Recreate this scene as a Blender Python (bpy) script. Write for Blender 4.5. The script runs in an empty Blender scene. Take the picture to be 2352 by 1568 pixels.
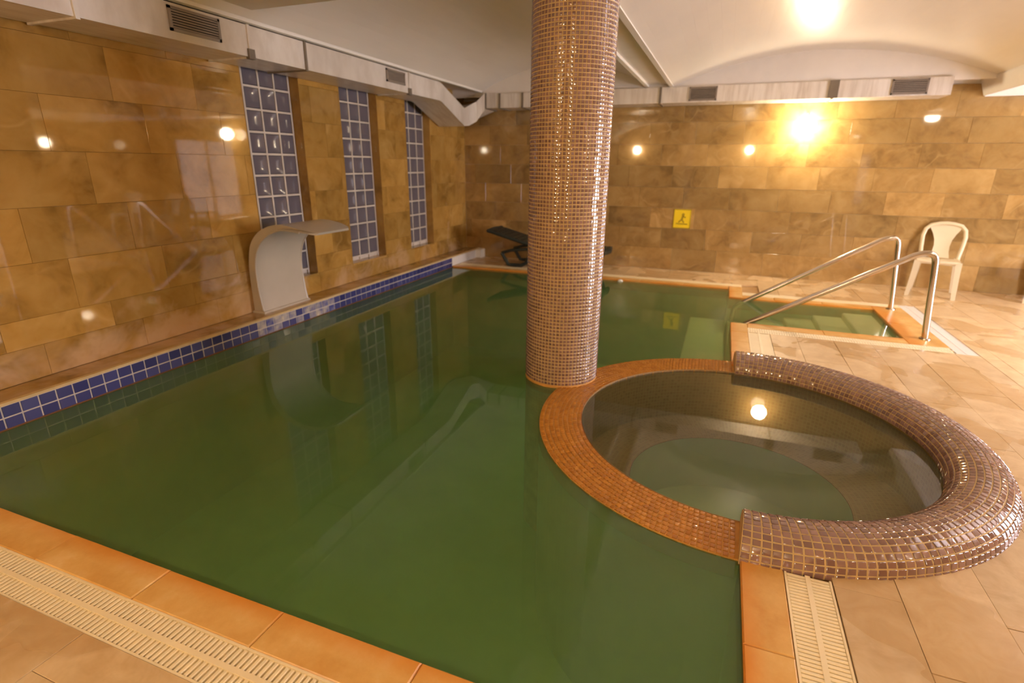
import bpy, bmesh, math, random
from mathutils import Matrix, Vector, geometry
random.seed(7)
PI = math.pi
scene = bpy.context.scene
COL = scene.collection

# ------------------------------------------------------------------ camera, world, exposure
F_PX, YAW, PITCH, ROLL, CAM_H = 1226.2268, math.radians(-20.81729), math.radians(18.3268), math.radians(0.52375), 1.5
cy_, sy_, cp_, sp_ = math.cos(YAW), math.sin(YAW), math.cos(PITCH), math.sin(PITCH)
fw = Vector((sy_ * cp_, cy_ * cp_, -sp_)); rt = Vector((cy_, -sy_, 0)); up = rt.cross(fw)
rt2 = rt * math.cos(ROLL) + up * math.sin(ROLL); up2 = up * math.cos(ROLL) - rt * math.sin(ROLL)
cam_data = bpy.data.cameras.new('camera'); cam = bpy.data.objects.new('camera', cam_data); COL.objects.link(cam)
cam.matrix_world = Matrix(((rt2.x, up2.x, -fw.x, 0), (rt2.y, up2.y, -fw.y, 0), (rt2.z, up2.z, -fw.z, CAM_H), (0, 0, 0, 1)))
cam_data.sensor_width = 36.0; cam_data.lens = 36.0 * F_PX / 2352.0; cam_data.clip_start = 0.02
cam_data.dof.use_dof = True; cam_data.dof.focus_distance = 2.3; cam_data.dof.aperture_fstop = 1.8
scene.camera = cam
scene.cycles.max_bounces = 6; scene.cycles.diffuse_bounces = 4; scene.cycles.glossy_bounces = 3; scene.cycles.caustics_reflective = False
world = bpy.data.worlds.new('world'); scene.world = world; world.use_nodes = True
world.node_tree.nodes['Background'].inputs[0].default_value = (0.01, 0.012, 0.02, 1)
world.node_tree.nodes['Background'].inputs[1].default_value = 0.1
vs = scene.view_settings
vs.view_transform = 'Standard'; vs.look = 'None'; vs.gamma = 1.0; vs.use_curve_mapping = False
vs.exposure = 0.18
WARM = (1.0, 0.83, 0.58)
LAMP_E = 160.0      # emission of the opal wall globes

# ------------------------------------------------------------------ layout (metres, water surface at z = 0)
WX0, WX1, WY0, WY1 = -4.0, 5.4, -3.0, 8.3      # room
PX0, PY0, PY1 = -3.75, 1.09, 7.26              # pool
TUB = (0.28, 3.19); TRI, TRO = 0.965, 1.225    # whirlpool tub
DECK = 0.02
COLC, COLR = (-0.985, 3.63), 0.262

# ------------------------------------------------------------------ helpers
def srgb(r, g, b):
    f = lambda c: (c / 255 / 12.92) if c / 255 <= 0.04045 else ((c / 255 + 0.055) / 1.055) ** 2.4
    return (f(r), f(g), f(b), 1.0)

class MB:
    """collects vertices and faces of one mesh"""
    def __init__(s): s.v = []; s.f = []; s.nr = []; s.smooth = False
    def add(s, vs_, fs_):
        o = len(s.v); s.v += [tuple(p) for p in vs_]; s.f += [tuple(i + o for i in q) for q in fs_]; return s
    def box(s, x0, x1, y0, y1, z0, z1):
        return s.add([(x0, y0, z0), (x1, y0, z0), (x1, y1, z0), (x0, y1, z0), (x0, y0, z1), (x1, y0, z1), (x1, y1, z1), (x0, y1, z1)],
                     [(3, 2, 1, 0), (4, 5, 6, 7), (0, 1, 5, 4), (1, 2, 6, 5), (2, 3, 7, 6), (3, 0, 4, 7)])
    def bbox(s, x0, x1, y0, y1, z0, z1, c=0.003):
        """box with a chamfered top edge"""
        return s.add([(x0, y0, z0), (x1, y0, z0), (x1, y1, z0), (x0, y1, z0), (x0, y0, z1 - c), (x1, y0, z1 - c), (x1, y1, z1 - c), (x0, y1, z1 - c),
                      (x0 + c, y0 + c, z1), (x1 - c, y0 + c, z1), (x1 - c, y1 - c, z1), (x0 + c, y1 - c, z1)],
                     [(3, 2, 1, 0), (8, 9, 10, 11)] + [(a, b, b + 4, a + 4) for o in (0, 4) for a, b in ((o, o + 1), (o + 1, o + 2), (o + 2, o + 3), (o + 3, o))])
    def prism(s, poly, z0, z1):
        n = len(poly); s_ = [(p[0], p[1], z0) for p in poly] + [(p[0], p[1], z1) for p in poly]
        f_ = [(i, (i + 1) % n, (i + 1) % n + n, i + n) for i in range(n)]
        tri = geometry.tessellate_polygon([[Vector((p[0], p[1], 0)) for p in poly]])
        f_ += [tuple(i + n for i in t) for t in tri] + [tuple(reversed(t)) for t in tri]
        return s.add(s_, f_)
    def extrude_y(s, prof, y0, y1):
        """closed (x, z) profile extruded along y"""
        n = len(prof)
        tri = geometry.tessellate_polygon([[Vector((p[0], p[1], 0)) for p in prof]])
        s.add([(p[0], y0, p[1]) for p in prof] + [(p[0], y1, p[1]) for p in prof],
              [(i, i + n, (i + 1) % n + n, (i + 1) % n) for i in range(n)] + [tuple(t) for t in tri] + [tuple(i + n for i in reversed(t)) for t in tri])
        return s
    def tube(s, path, r, n=12, closed=False):
        P = [Vector(p) for p in path]; m = len(P); rings = []
        R_ = r if isinstance(r, (list, tuple)) else [r] * m
        t0 = (P[1] - P[0]).normalized(); a = Vector((0, 0, 1)) if abs(t0.z) < 0.9 else Vector((1, 0, 0))
        nrm = t0.cross(a).normalized()
        for i in range(m):
            if closed: t = (P[(i + 1) % m] - P[i - 1]).normalized()
            else: t = (P[min(i + 1, m - 1)] - P[max(i - 1, 0)]).normalized()
            nrm = (nrm - t * nrm.dot(t)).normalized(); b = t.cross(nrm)
            rings.append([P[i] + (nrm * math.cos(2 * PI * k / n) + b * math.sin(2 * PI * k / n)) * R_[i] for k in range(n)])
        vv = [p for q in rings for p in q]
        ff = [(i * n + k, i * n + (k + 1) % n, ((i + 1) % m) * n + (k + 1) % n, ((i + 1) % m) * n + k) for i in range(m if closed else m - 1) for k in range(n)]
        if not closed: ff += [tuple(reversed(range(n))), tuple((m - 1) * n + k for k in range(n))]
        s.smooth = True
        return s.add(vv, ff)
    def lathe(s, prof, cx, cy, n=48, a0=0.0, a1=2 * PI):
        full = abs(a1 - a0 - 2 * PI) < 1e-6; m = len(prof); k = n if full else n + 1
        vv = [(cx + r * math.cos(a0 + (a1 - a0) * j / n), cy + r * math.sin(a0 + (a1 - a0) * j / n), z) for j in range(k) for r, z in prof]
        ff = [(j * m + i, ((j + 1) % k) * m + i, ((j + 1) % k) * m + i + 1, j * m + i + 1) for j in range(n) for i in range(m - 1)]
        s.smooth = True
        return s.add(vv, ff)
    def flat(s): s.smooth = False; return s
    def loft(s, rings, caps=True):
        n = len(rings[0]); m = len(rings)
        vv = [p for r in rings for p in r]
        ff = [(i * n + k, i * n + (k + 1) % n, (i + 1) * n + (k + 1) % n, (i + 1) * n + k) for i in range(m - 1) for k in range(n)]
        if caps: ff += [tuple(reversed(range(n))), tuple((m - 1) * n + k for k in range(n))]
        return s.add(vv, ff)
    def mesh(s, name):
        me = bpy.data.meshes.new(name); me.from_pydata(s.v, [], s.f); me.update()
        if s.smooth != 'dome':
            bm = bmesh.new(); bm.from_mesh(me); bmesh.ops.recalc_face_normals(bm, faces=bm.faces); bm.to_mesh(me); bm.free()
        if s.smooth == 'dome':
            me.polygons.foreach_set('use_smooth', [True] * len(me.polygons)); me.normals_split_custom_set_from_vertices(s.nr)
        elif s.smooth: me.polygons.foreach_set('use_smooth', [True] * len(me.polygons)); me.set_sharp_from_angle(angle=math.radians(38))
        return me

def link(name, me, mat=None, parent=None, loc=None, rot=None):
    o = bpy.data.objects.new(name, me); COL.objects.link(o)
    if mat and me and not me.materials: me.materials.append(mat)
    if loc: o.location = loc
    if rot: o.rotation_euler = rot
    if parent:
        o.parent = parent; o.matrix_parent_inverse = WORLD_OF[parent.name].inverted()
    WORLD_OF[o.name] = Matrix.LocRotScale(o.location, o.rotation_euler, None)
    return o
WORLD_OF = {}
def build(mb, name, mat, parent=None, loc=None, rot=None): return link(name, mb.mesh(name), mat, parent, loc, rot)
def tag(o, label=None, cat=None, group=None, kind=None):
    if label: o['label'] = label
    if cat: o['category'] = cat
    if group: o['group'] = group
    if kind: o['kind'] = kind
    return o
def thing(name, loc, label, cat, group=None, rz=0):
    e = bpy.data.objects.new(name, None); COL.objects.link(e); e.location = loc; e.rotation_euler = (0, 0, rz); e.empty_display_size = 0.1
    WORLD_OF[e.name] = Matrix.LocRotScale(e.location, e.rotation_euler, None)
    return tag(e, label, cat, group)
def bx(name, mat, parent, *d): return build(MB().box(*d), name, mat, parent)

# ------------------------------------------------------------------ materials
MATS = {}
class NT:
    def __init__(s, name):
        s.m = bpy.data.materials.new(name); s.m.use_nodes = True; s.t = s.m.node_tree; s.n = s.t.nodes; s.l = s.t.links
        s.p = s.n['Principled BSDF']; MATS[name] = s.m
    def new(s, typ, **kw):
        nd = s.n.new(typ)
        for k, v in kw.items(): setattr(nd, k, v)
        return nd
    def set(s, **kw):
        for k, v in kw.items(): s.p.inputs[k.replace('_', ' ')].default_value = v
        return s
    def ramp(s, fac, stops, interp='LINEAR'):
        r = s.new('ShaderNodeValToRGB'); r.color_ramp.interpolation = interp
        while len(r.color_ramp.elements) < len(stops): r.color_ramp.elements.new(0.5)
        for e, (p, c) in zip(r.color_ramp.elements, stops): e.position = p; e.color = c
        s.l.new(fac, r.inputs[0]); return r.outputs[0]
    def mix(s, fac, a, b, mode='MIX'):
        m = s.new('ShaderNodeMix', data_type='RGBA', blend_type=mode)
        for i, v in ((0, fac), (6, a), (7, b)):
            if hasattr(v, 'is_output'): s.l.new(v, m.inputs[i])
            else: m.inputs[i].default_value = v
        return m.outputs[2]
    def noise(s, vec, scale, detail=4, rough=0.55, dist=0.0):
        q = s.new('ShaderNodeTexNoise'); q.inputs['Scale'].default_value = scale; q.inputs['Detail'].default_value = detail
        q.inputs['Roughness'].default_value = rough; q.inputs['Distortion'].default_value = dist
        if vec is not None: s.l.new(vec, q.inputs['Vector'])
        return q
    def coord(s, rnd=True, scale=(1, 1, 1)):
        tc = s.new('ShaderNodeTexCoord'); v = tc.outputs['Object']
        mp = s.new('ShaderNodeMapping'); mp.inputs['Scale'].default_value = scale; s.l.new(v, mp.inputs['Vector']); v = mp.outputs[0]
        if rnd:
            oi = s.new('ShaderNodeObjectInfo'); mu = s.new('ShaderNodeMath', operation='MULTIPLY'); mu.inputs[1].default_value = 53.0
            s.l.new(oi.outputs['Random'], mu.inputs[0]); ad = s.new('ShaderNodeVectorMath', operation='ADD')
            s.l.new(v, ad.inputs[0]); s.l.new(mu.outputs[0], ad.inputs[1]); v = ad.outputs[0]; s.rnd = oi.outputs['Random']
        return v
    def bump(s, h, strength=0.2, dist=0.01):
        b = s.new('ShaderNodeBump'); b.inputs['Strength'].default_value = strength; b.inputs['Distance'].default_value = dist
        s.l.new(h, b.inputs['Height']); s.l.new(b.outputs[0], s.p.inputs['Normal']); return b
    def col(s, out): s.l.new(out, s.p.inputs['Base Color']); return s

def plain(name, c, rough=0.5, metal=0.0, var=0.12, scale=6.0, bump=0.0, **kw):
    n = NT(name); v = n.coord(True); q = n.noise(v, scale, 3)
    d = tuple(x * (1 - var) for x in c[:3]) + (1,); b = tuple(min(1, x * (1 + var)) for x in c[:3]) + (1,)
    n.col(n.ramp(q.outputs[0], [(0.3, d), (0.7, b)])); n.set(Roughness=rough, Metallic=metal, **kw)
    if bump: n.bump(q.outputs[0], bump)
    return n.m

def marble(name, dark, mid, light, vein, rough=0.07, scale=1.0, tint=0.35, bloom=None):
    n = NT(name); v = n.coord(True)
    w = n.noise(v, 1.6 * scale, 2, 0.6); sep = n.new('ShaderNodeVectorMath', operation='MULTIPLY_ADD')
    n.l.new(w.outputs['Color'], sep.inputs[0]); sep.inputs[1].default_value = (0.9, 0.9, 0.9); n.l.new(v, sep.inputs[2]); wv = sep.outputs[0]
    big = n.noise(wv, 1.9 * scale, 4, 0.62); c = n.ramp(big.outputs[0], [(0.30, dark), (0.5, mid), (0.72, light)])
    patch = n.noise(v, 5.5 * scale, 4, 0.65, 0.6)
    c = n.mix(n.ramp(patch.outputs[0], [(0.42, (0, 0, 0, 1)), (0.75, (0.5, 0.5, 0.5, 1))]), c, light)
    vn = n.noise(wv, 1.3 * scale, 2, 0.5, 0.4)
    sb = n.new('ShaderNodeMath', operation='SUBTRACT'); n.l.new(vn.outputs[0], sb.inputs[0]); sb.inputs[1].default_value = 0.5
    ab = n.new('ShaderNodeMath', operation='ABSOLUTE'); n.l.new(sb.outputs[0], ab.inputs[0])
    vm = n.ramp(ab.outputs[0], [(0.0, (0.45, 0.45, 0.45, 1)), (0.035, (0, 0, 0, 1))])
    brk = n.noise(v, 2.3 * scale, 3, 0.5); vm = n.mix(1.0, vm, n.ramp(brk.outputs[0], [(0.45, (0, 0, 0, 1)), (0.65, (1, 1, 1, 1))]), 'MULTIPLY')
    c = n.mix(vm, c, vein)
    t = n.ramp(n.rnd, [(0.0, (1 - tint, 1 - tint, 1 - tint, 1)), (0.5, (0.96, 0.94, 0.92, 1)), (1.0, (1.18, 1.15, 1.12, 1))])
    c = n.mix(1.0, c, t, 'MULTIPLY')
    if bloom:      # pale mineral bloom in ragged patches on the lowest slabs
        g = n.new('ShaderNodeNewGeometry'); sx = n.new('ShaderNodeSeparateXYZ'); n.l.new(g.outputs['Position'], sx.inputs[0])
        mr = n.new('ShaderNodeMapRange'); n.l.new(sx.outputs['Z'], mr.inputs[0]); mr.inputs[1].default_value = 0.25; mr.inputs[2].default_value = 0.95; mr.inputs[3].default_value = 0.14; mr.inputs[4].default_value = -0.12
        q = n.noise(g.outputs['Position'], 2.1, 4, 0.6, 0.4); ad = n.new('ShaderNodeMath', operation='ADD'); n.l.new(q.outputs[0], ad.inputs[0]); n.l.new(mr.outputs[0], ad.inputs[1])
        c = n.mix(n.ramp(ad.outputs[0], [(0.6, (0, 0, 0, 1)), (0.76, (0.6, 0.6, 0.6, 1))]), c, bloom)
    n.col(c); n.set(Roughness=rough)
    return n.m

def emit(name, c, e):
    n = NT(name); n.set(Base_Color=(0.8, 0.8, 0.8, 1), Emission_Color=c, Emission_Strength=e, Roughness=0.3); return n.m

M_MARBLE_L = marble('marble_left', srgb(128, 95, 42), srgb(166, 126, 60), srgb(184, 146, 80), srgb(200, 162, 98), 0.035, 1.0, 0.16, srgb(206, 170, 132))
M_MARBLE_B = marble('marble_back', srgb(128, 100, 58), srgb(158, 125, 74), srgb(178, 146, 92), srgb(192, 160, 106), 0.035, 1.2, 0.22)
M_JOINT = plain('tile_joint', srgb(150, 114, 64), 0.7)
M_PLASTER = plain('white_plaster', srgb(222, 214, 204), 0.7, var=0.03)
M_VAULT = plain('ceiling_panel', srgb(226, 218, 206), 0.3, var=0.02, scale=2)
M_TRIM = plain('white_trim', srgb(232, 226, 216), 0.35, var=0.02)
M_DUCT = None
n = NT('duct_paint'); v = n.coord(False, (6, 1.2, 0.6)); q = n.noise(v, 3.0, 5, 0.6); q2 = n.noise(n.coord(False), 1.2, 3)
c_ = n.ramp(q.outputs[0], [(0.35, srgb(202, 191, 178)), (0.55, srgb(222, 214, 204)), (0.8, srgb(232, 226, 218))])
n.col(n.mix(n.ramp(q2.outputs[0], [(0.45, (0, 0, 0, 1)), (0.7, (0.55, 0.55, 0.55, 1))]), c_, srgb(196, 186, 172))); n.set(Roughness=0.3, Metallic=0.15); M_DUCT = n.m
M_FLANGE = plain('duct_flange', srgb(120, 108, 92), 0.5, 0.3)
M_GRILLE = plain('grille_grey', srgb(140, 128, 116), 0.5, 0.4)
M_DARK = plain('dark_void', srgb(46, 38, 28), 0.9)
M_GROUT = plain('mosaic_grout', srgb(206, 176, 122), 0.75, var=0.12, scale=12)
M_RUSTGROUT = plain('rust_grout', srgb(206, 150, 70), 0.7, var=0.15, scale=9)

def mosaic(name, a, b, rough=0.12, ior=1.5):
    n = NT(name); g = n.new('ShaderNodeNewGeometry'); oi = n.new('ShaderNodeObjectInfo')
    ad = n.new('ShaderNodeMath', operation='ADD'); n.l.new(g.outputs['Random Per Island'], ad.inputs[0]); n.l.new(oi.outputs['Random'], ad.inputs[1])
    fr = n.new('ShaderNodeMath', operation='FRACT'); n.l.new(ad.outputs[0], fr.inputs[0])
    n.col(n.ramp(fr.outputs[0], [(0.0, a), (1.0, b)])); n.set(Roughness=rough, IOR=ior); return n.m
M_MOSAIC = mosaic('brown_mosaic', srgb(116, 84, 76), srgb(154, 119, 108), 0.08, 1.95)
M_MOSAIC_WET = mosaic('rust_mosaic', srgb(172, 108, 32), srgb(198, 132, 46), 0.12)
M_BLUE = mosaic('cobalt_tile', srgb(50, 53, 104), srgb(78, 79, 130), 0.14)
n = NT('limescale_tile'); v = n.coord(True); q = n.noise(v, 9.0, 5)
n.col(n.ramp(q.outputs[0], [(0.32, srgb(70, 74, 138)), (0.52, srgb(150, 142, 150)), (0.7, srgb(206, 190, 166))])); n.set(Roughness=0.4); M_LIME = n.m

# travertine coping: rust stain grows from the water edge (local -y) into the stone
n = NT('coping_stone'); v = n.coord(True); tc = n.new('ShaderNodeTexCoord'); sx = n.new('ShaderNodeSeparateXYZ'); n.l.new(tc.outputs['Object'], sx.inputs[0])
q = n.noise(v, 5.0, 6, 0.65); q2 = n.noise(v, 1.7, 3)
base = n.ramp(q.outputs[0], [(0.3, srgb(206, 150, 72)), (0.55, srgb(224, 178, 104)), (0.75, srgb(236, 200, 138))])
mr = n.new('ShaderNodeMapRange'); n.l.new(sx.outputs['Y'], mr.inputs[0]); mr.inputs[1].default_value = -0.08; mr.inputs[2].default_value = 0.0; mr.inputs[3].default_value = 0.75; mr.inputs[4].default_value = 0.0
mu = n.new('ShaderNodeMath', operation='MULTIPLY'); n.l.new(mr.outputs[0], mu.inputs[0]); n.l.new(q2.outputs[0], mu.inputs[1]); mu.use_clamp = True
m2 = n.new('ShaderNodeMath', operation='MULTIPLY'); n.l.new(mu.outputs[0], m2.inputs[0]); m2.inputs[1].default_value = 2.2; m2.use_clamp = True
n.col(n.mix(m2.outputs[0], base, srgb(214, 134, 40))); n.set(Roughness=0.32); n.bump(q.outputs[0], 0.1, 0.004); M_COPE = n.m
# deck tiles with water-darkened patches (world coordinates, so patches cross joints)
def decktile(name, rndtint=True):
    n = NT(name); g = n.new('ShaderNodeNewGeometry'); oi = n.new('ShaderNodeObjectInfo')
    wet = n.noise(g.outputs['Position'], 1.7, 3, 0.5, 0.7); fine = n.noise(g.outputs['Position'], 7.0, 4, 0.65, 0.5)
    c = n.ramp(fine.outputs[0], [(0.3, srgb(196, 164, 118)), (0.55, srgb(214, 186, 142)), (0.78, srgb(226, 202, 164))])
    t = n.ramp(oi.outputs['Random'], [(0, (0.9, 0.89, 0.88, 1)), (1, (1.06, 1.05, 1.04, 1))]); c = n.mix(1.0, c, t, 'MULTIPLY')
    wm = n.ramp(wet.outputs[0], [(0.49, (0, 0, 0, 1)), (0.56, (1, 1, 1, 1))])
    c = n.mix(n.mix(1.0, wm, (0.5, 0.5, 0.5, 1), 'MULTIPLY'), c, srgb(186, 148, 98)); n.col(c)
    n.l.new(n.ramp(wm, [(0, (0.42, 0.42, 0.42, 1)), (1, (0.2, 0.2, 0.2, 1))]), n.p.inputs['Roughness']); n.bump(fine.outputs[0], 0.06, 0.003); return n.m
M_DECK = decktile('deck_tile')
M_DECKJ = plain('deck_joint', srgb(186, 148, 98), 0.7)
M_GRATE = plain('grate_plastic', srgb(244, 226, 186), 0.45, var=0.04)
M_CHANNEL = plain('drain_channel', srgb(196, 158, 96), 0.9)
M_STEEL = plain('stainless_steel', srgb(206, 196, 184), 0.16, 1.0, var=0.02)
M_CHAIR = plain('cream_plastic', srgb(216, 200, 166), 0.4, var=0.02)
M_LOUNGER = plain('dark_plastic', srgb(34, 40, 34), 0.5, var=0.1)
M_SPOUT = plain('spout_enamel', srgb(186, 174, 156), 0.3, var=0.06, scale=3)
M_YELLOW = plain('yellow_plate', srgb(240, 206, 20), 0.5, var=0.03)
M_OLIVE = plain('sign_print', srgb(176, 148, 18), 0.6)
M_MORTAR = plain('block_mortar', srgb(208, 196, 182), 0.6)
n = NT('glass_block'); n.set(Base_Color=srgb(104, 98, 106), Roughness=0.15, IOR=1.5); M_GLASS = n.m
M_BASIN = plain('basin_lining', srgb(196, 208, 160), 0.6, var=0.08, scale=2)
M_STEP = plain('step_lining', srgb(226, 214, 170), 0.6, var=0.06, scale=2)
M_RUST = plain('waterline_deposit', srgb(112, 68, 24), 0.7)
# tub lining: mosaic too fine to build below the water
n = NT('tub_lining'); tc = n.new('ShaderNodeTexCoord'); br = n.new('ShaderNodeTexBrick'); br.offset = 0.0
n.l.new(tc.outputs['UV'], br.inputs['Vector']); br.inputs['Scale'].default_value = 1.0; br.inputs['Brick Width'].default_value = 0.026; br.inputs['Row Height'].default_value = 0.026
br.inputs['Mortar Size'].default_value = 0.003; br.inputs['Color1'].default_value = srgb(150, 116, 78); br.inputs['Color2'].default_value = srgb(170, 134, 94); br.inputs['Mortar'].default_value = srgb(170, 142, 96)
n.col(br.outputs[0]); n.set(Roughness=0.5); M_TUB = n.m

M_TUBFLOOR = plain('tub_floor_lining', srgb(196, 226, 178), 0.5, var=0.05, scale=3)
def water(name, body, body_w, tint, absorb, density, wave=0.02):
    n = NT(name); out = n.n['Material Output']; n.n.remove(n.p)
    g = n.new('ShaderNodeNewGeometry')
    q = n.noise(g.outputs['Position'], 2.2, 2, 0.5); b = n.new('ShaderNodeBump'); b.inputs['Strength'].default_value = wave; b.inputs['Distance'].default_value = 0.05; n.l.new(q.outputs[0], b.inputs['Height'])
    fr = n.new('ShaderNodeFresnel'); fr.inputs[0].default_value = 1.333; n.l.new(b.outputs[0], fr.inputs[1])
    gl = n.new('ShaderNodeBsdfGlossy'); gl.inputs['Roughness'].default_value = 0.015; gl.inputs['Color'].default_value = (1, 1, 1, 1); n.l.new(b.outputs[0], gl.inputs['Normal'])
    tr = n.new('ShaderNodeBsdfTransparent'); tr.inputs[0].default_value = tint
    df = n.new('ShaderNodeBsdfDiffuse'); df.inputs[0].default_value = body
    m1 = n.new('ShaderNodeMixShader'); m1.inputs[0].default_value = body_w; n.l.new(tr.outputs[0], m1.inputs[1]); n.l.new(df.outputs[0], m1.inputs[2])
    m2 = n.new('ShaderNodeMixShader'); n.l.new(fr.outputs[0], m2.inputs[0]); n.l.new(m1.outputs[0], m2.inputs[1]); n.l.new(gl.outputs[0], m2.inputs[2])
    n.l.new(m2.outputs[0], out.inputs['Surface'])
    va = n.new('ShaderNodeVolumeAbsorption'); va.inputs['Color'].default_value = absorb; va.inputs['Density'].default_value = density; n.l.new(va.outputs[0], out.inputs['Volume'])
    return n.m
M_WATER = water('pool_water', (0.31, 0.58, 0.19, 1), 0.22, (0.97, 1.0, 0.95, 1), (0.45, 0.76, 0.40, 1), 0.8, 0.006)
M_TUBWATER = water('tub_water', (0.30, 0.32, 0.14, 1), 0.16, (0.98, 0.99, 0.94, 1), (0.58, 0.70, 0.45, 1), 0.5, 0.006)
M_GLOBE = emit('opal_globe', WARM + (1,), LAMP_E)
M_GLOBE_NEAR = emit('opal_globe_strong', WARM + (1,), LAMP_E * 2.0)
M_GLOBE_DIM = emit('opal_globe_soft', WARM + (1,), LAMP_E * 0.3)
M_CEILLAMP = emit('ceiling_lamp_glow', (1.0, 0.86, 0.64, 1), 230.0)
M_DOORGLOW = emit('daylit_glass', (0.88, 0.87, 1.0, 1), 26.0)
M_BRASS = plain('lamp_mount', srgb(170, 150, 120), 0.4, 0.6)

# ------------------------------------------------------------------ room shell
def arc_z(x, x0, x1, zs, zc):
    h = (x1 - x0) / 2; s_ = zc - zs; R = (h * h + s_ * s_) / (2 * s_); return zc - R + math.sqrt(max(0, R * R - (x - (x0 + x1) / 2) ** 2))
VAULTS = [(-3.5, -1.12, 2.525, 2.82), (-0.80, 2.65, 2.475, 2.815), (2.72, 5.4, 2.32, 2.70)]
ZTOP = 3.1

def tub_arc(r, a0, a1, n, rev=False):
    pts = [(TUB[0] + r * math.cos(a0 + (a1 - a0) * i / n), TUB[1] + r * math.sin(a0 + (a1 - a0) * i / n)) for i in range(n + 1)]
    return pts[::-1] if rev else pts
XE = 0.235                                     # right edge of the pool
aE = math.acos((XE - TUB[0]) / 1.1)
RIGHT = [(XE, TUB[1] + 1.1 * math.sin(aE)), (0.215, 5.60), (1.70, 5.64), (1.70, 6.78), (0.205, 6.74), (0.195, PY1)]
outline = [(-4.2, PY0), (XE, PY0)] + tub_arc(1.1, -aE, aE, 40) + RIGHT[1:] + [(-4.2, PY1)]
floor_poly = [(-4.2, WY0 - .2), (WX1 + .2, WY0 - .2), (WX1 + .2, WY1 + .2), (-4.2, WY1 + .2)] + outline[::-1]
floor = tag(build(MB().prism(floor_poly, -0.12, -0.004), 'floor', M_DECKJ), 'pale stone deck paving around the pool and the tub', kind='structure')

wl = MB()
WIN = [(3.885, 4.60), (5.20, 5.90), (6.52, 7.17)]; SILL = 0.37; WTOP = 2.42; BACKX = -4.16
prev = WY0 - .2
for a, b in WIN:
    wl.box(-4.3, -4.02, prev, a - .0, -0.12, ZTOP); wl.box(-4.3, -4.02, a, b, -0.12, SILL - .02); wl.box(-4.3, -4.02, a, b, WTOP, ZTOP); wl.box(-4.34, -4.25, a, b, SILL - .02, WTOP); prev = b
wl.box(-4.3, -4.02, prev, WY1 + .2, -0.12, ZTOP)
wall_left = tag(build(wl, 'wall_left', M_JOINT), 'brown polished marble side wall with three glass block windows', kind='structure')
wall_back = tag(build(MB().box(-4.3, WX1 + .2, WY1 + .02, WY1 + .22, -0.12, ZTOP), 'wall_back', M_PLASTER), 'brown polished marble back wall carrying the lit lamp', kind='structure')
wall_right = MB(); DY0, DY1, DZ1 = 4.1, 6.0, 2.1
wall_right.box(WX1, WX1 + .2, WY0 - .2, DY0, -0.12, ZTOP).box(WX1, WX1 + .2, DY1, WY1 + .2, -0.12, ZTOP).box(WX1, WX1 + .2, DY0, DY1, DZ1, ZTOP)
tag(build(wall_right, 'wall_right', M_MARBLE_B), 'brown marble wall on the right, outside the picture', kind='structure')
tag(bx('wall_front', M_MARBLE_B, None, -4.3, WX1 + .2, WY0 - .2, WY0, -0.12, ZTOP), 'brown marble wall behind the camera', kind='structure')

def marble_tiles(wall, mat, plane, u_runs, rows, length, thick, pfx):
    """plane 'x' (left wall) or 'y' (back wall); u_runs(z0,z1) -> list of (u0,u1)"""
    cache = {}
    for ri, (z0, z1) in enumerate(rows):
        off = (0.5 * length) * (ri % 2) + 0.13 * ri
        for (u0, u1) in u_runs(z0, z1):
            cuts = [u0]; u = math.floor((u0 - off) / length) * length + off + length
            while u < u1 - 0.05:
                if u - cuts[-1] > 0.06: cuts.append(u)
                u += length
            cuts.append(u1)
            for a, b in zip(cuts, cuts[1:]):
                w, h = round(b - a - 0.0014, 4), round(z1 - z0 - 0.0014, 4); key = (w, h)
                if key not in cache:
                    m = MB().bbox(-w / 2, w / 2, -h / 2, h / 2, 0, thick, 0.0008).mesh(pfx); m.materials.append(mat); cache[key] = m
                t = random.uniform(-0.0006, 0.0006)
                if plane == 'x': link(pfx, cache[key], None, wall, (-4.02 + t, (a + b) / 2, (z0 + z1) / 2), (PI / 2, 0, PI / 2))
                else: link(pfx, cache[key], None, wall, ((a + b) / 2, WY1 + .02 - t, (z0 + z1) / 2), (PI / 2, 0, 0))
rowsL = [(0.16, SILL), (SILL, 0.55), (0.55, 0.885), (0.885, 1.22), (1.22, 1.555), (1.555, 1.89), (1.89, 2.225), (2.225, 2.56)]
def runsL(z0, z1):
    if z1 <= SILL + 1e-6: return [(0.2, WY1)]
    r = []; p = 0.2
    for a, b in WIN: r.append((p, a)); p = b
    return r + [(p, WY1)]
marble_tiles(wall_left, M_MARBLE_L, 'x', runsL, rowsL, 0.66, 0.02, 'marble_slab')
bx('marble_slab', M_MARBLE_L, wall_left, -4.02, -4.0, WY0, 0.2, -0.1, 2.56)
rowsB = [(0.02, 0.34)] + [(0.34 + 0.29 * i, 0.63 + 0.29 * i) for i in range(7)] + [(2.37, 2.44)]
marble_tiles(wall_back, M_MARBLE_B, 'y', lambda a, b: [(-4.0, WX1)], rowsB, 0.62, 0.02, 'marble_slab')

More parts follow.
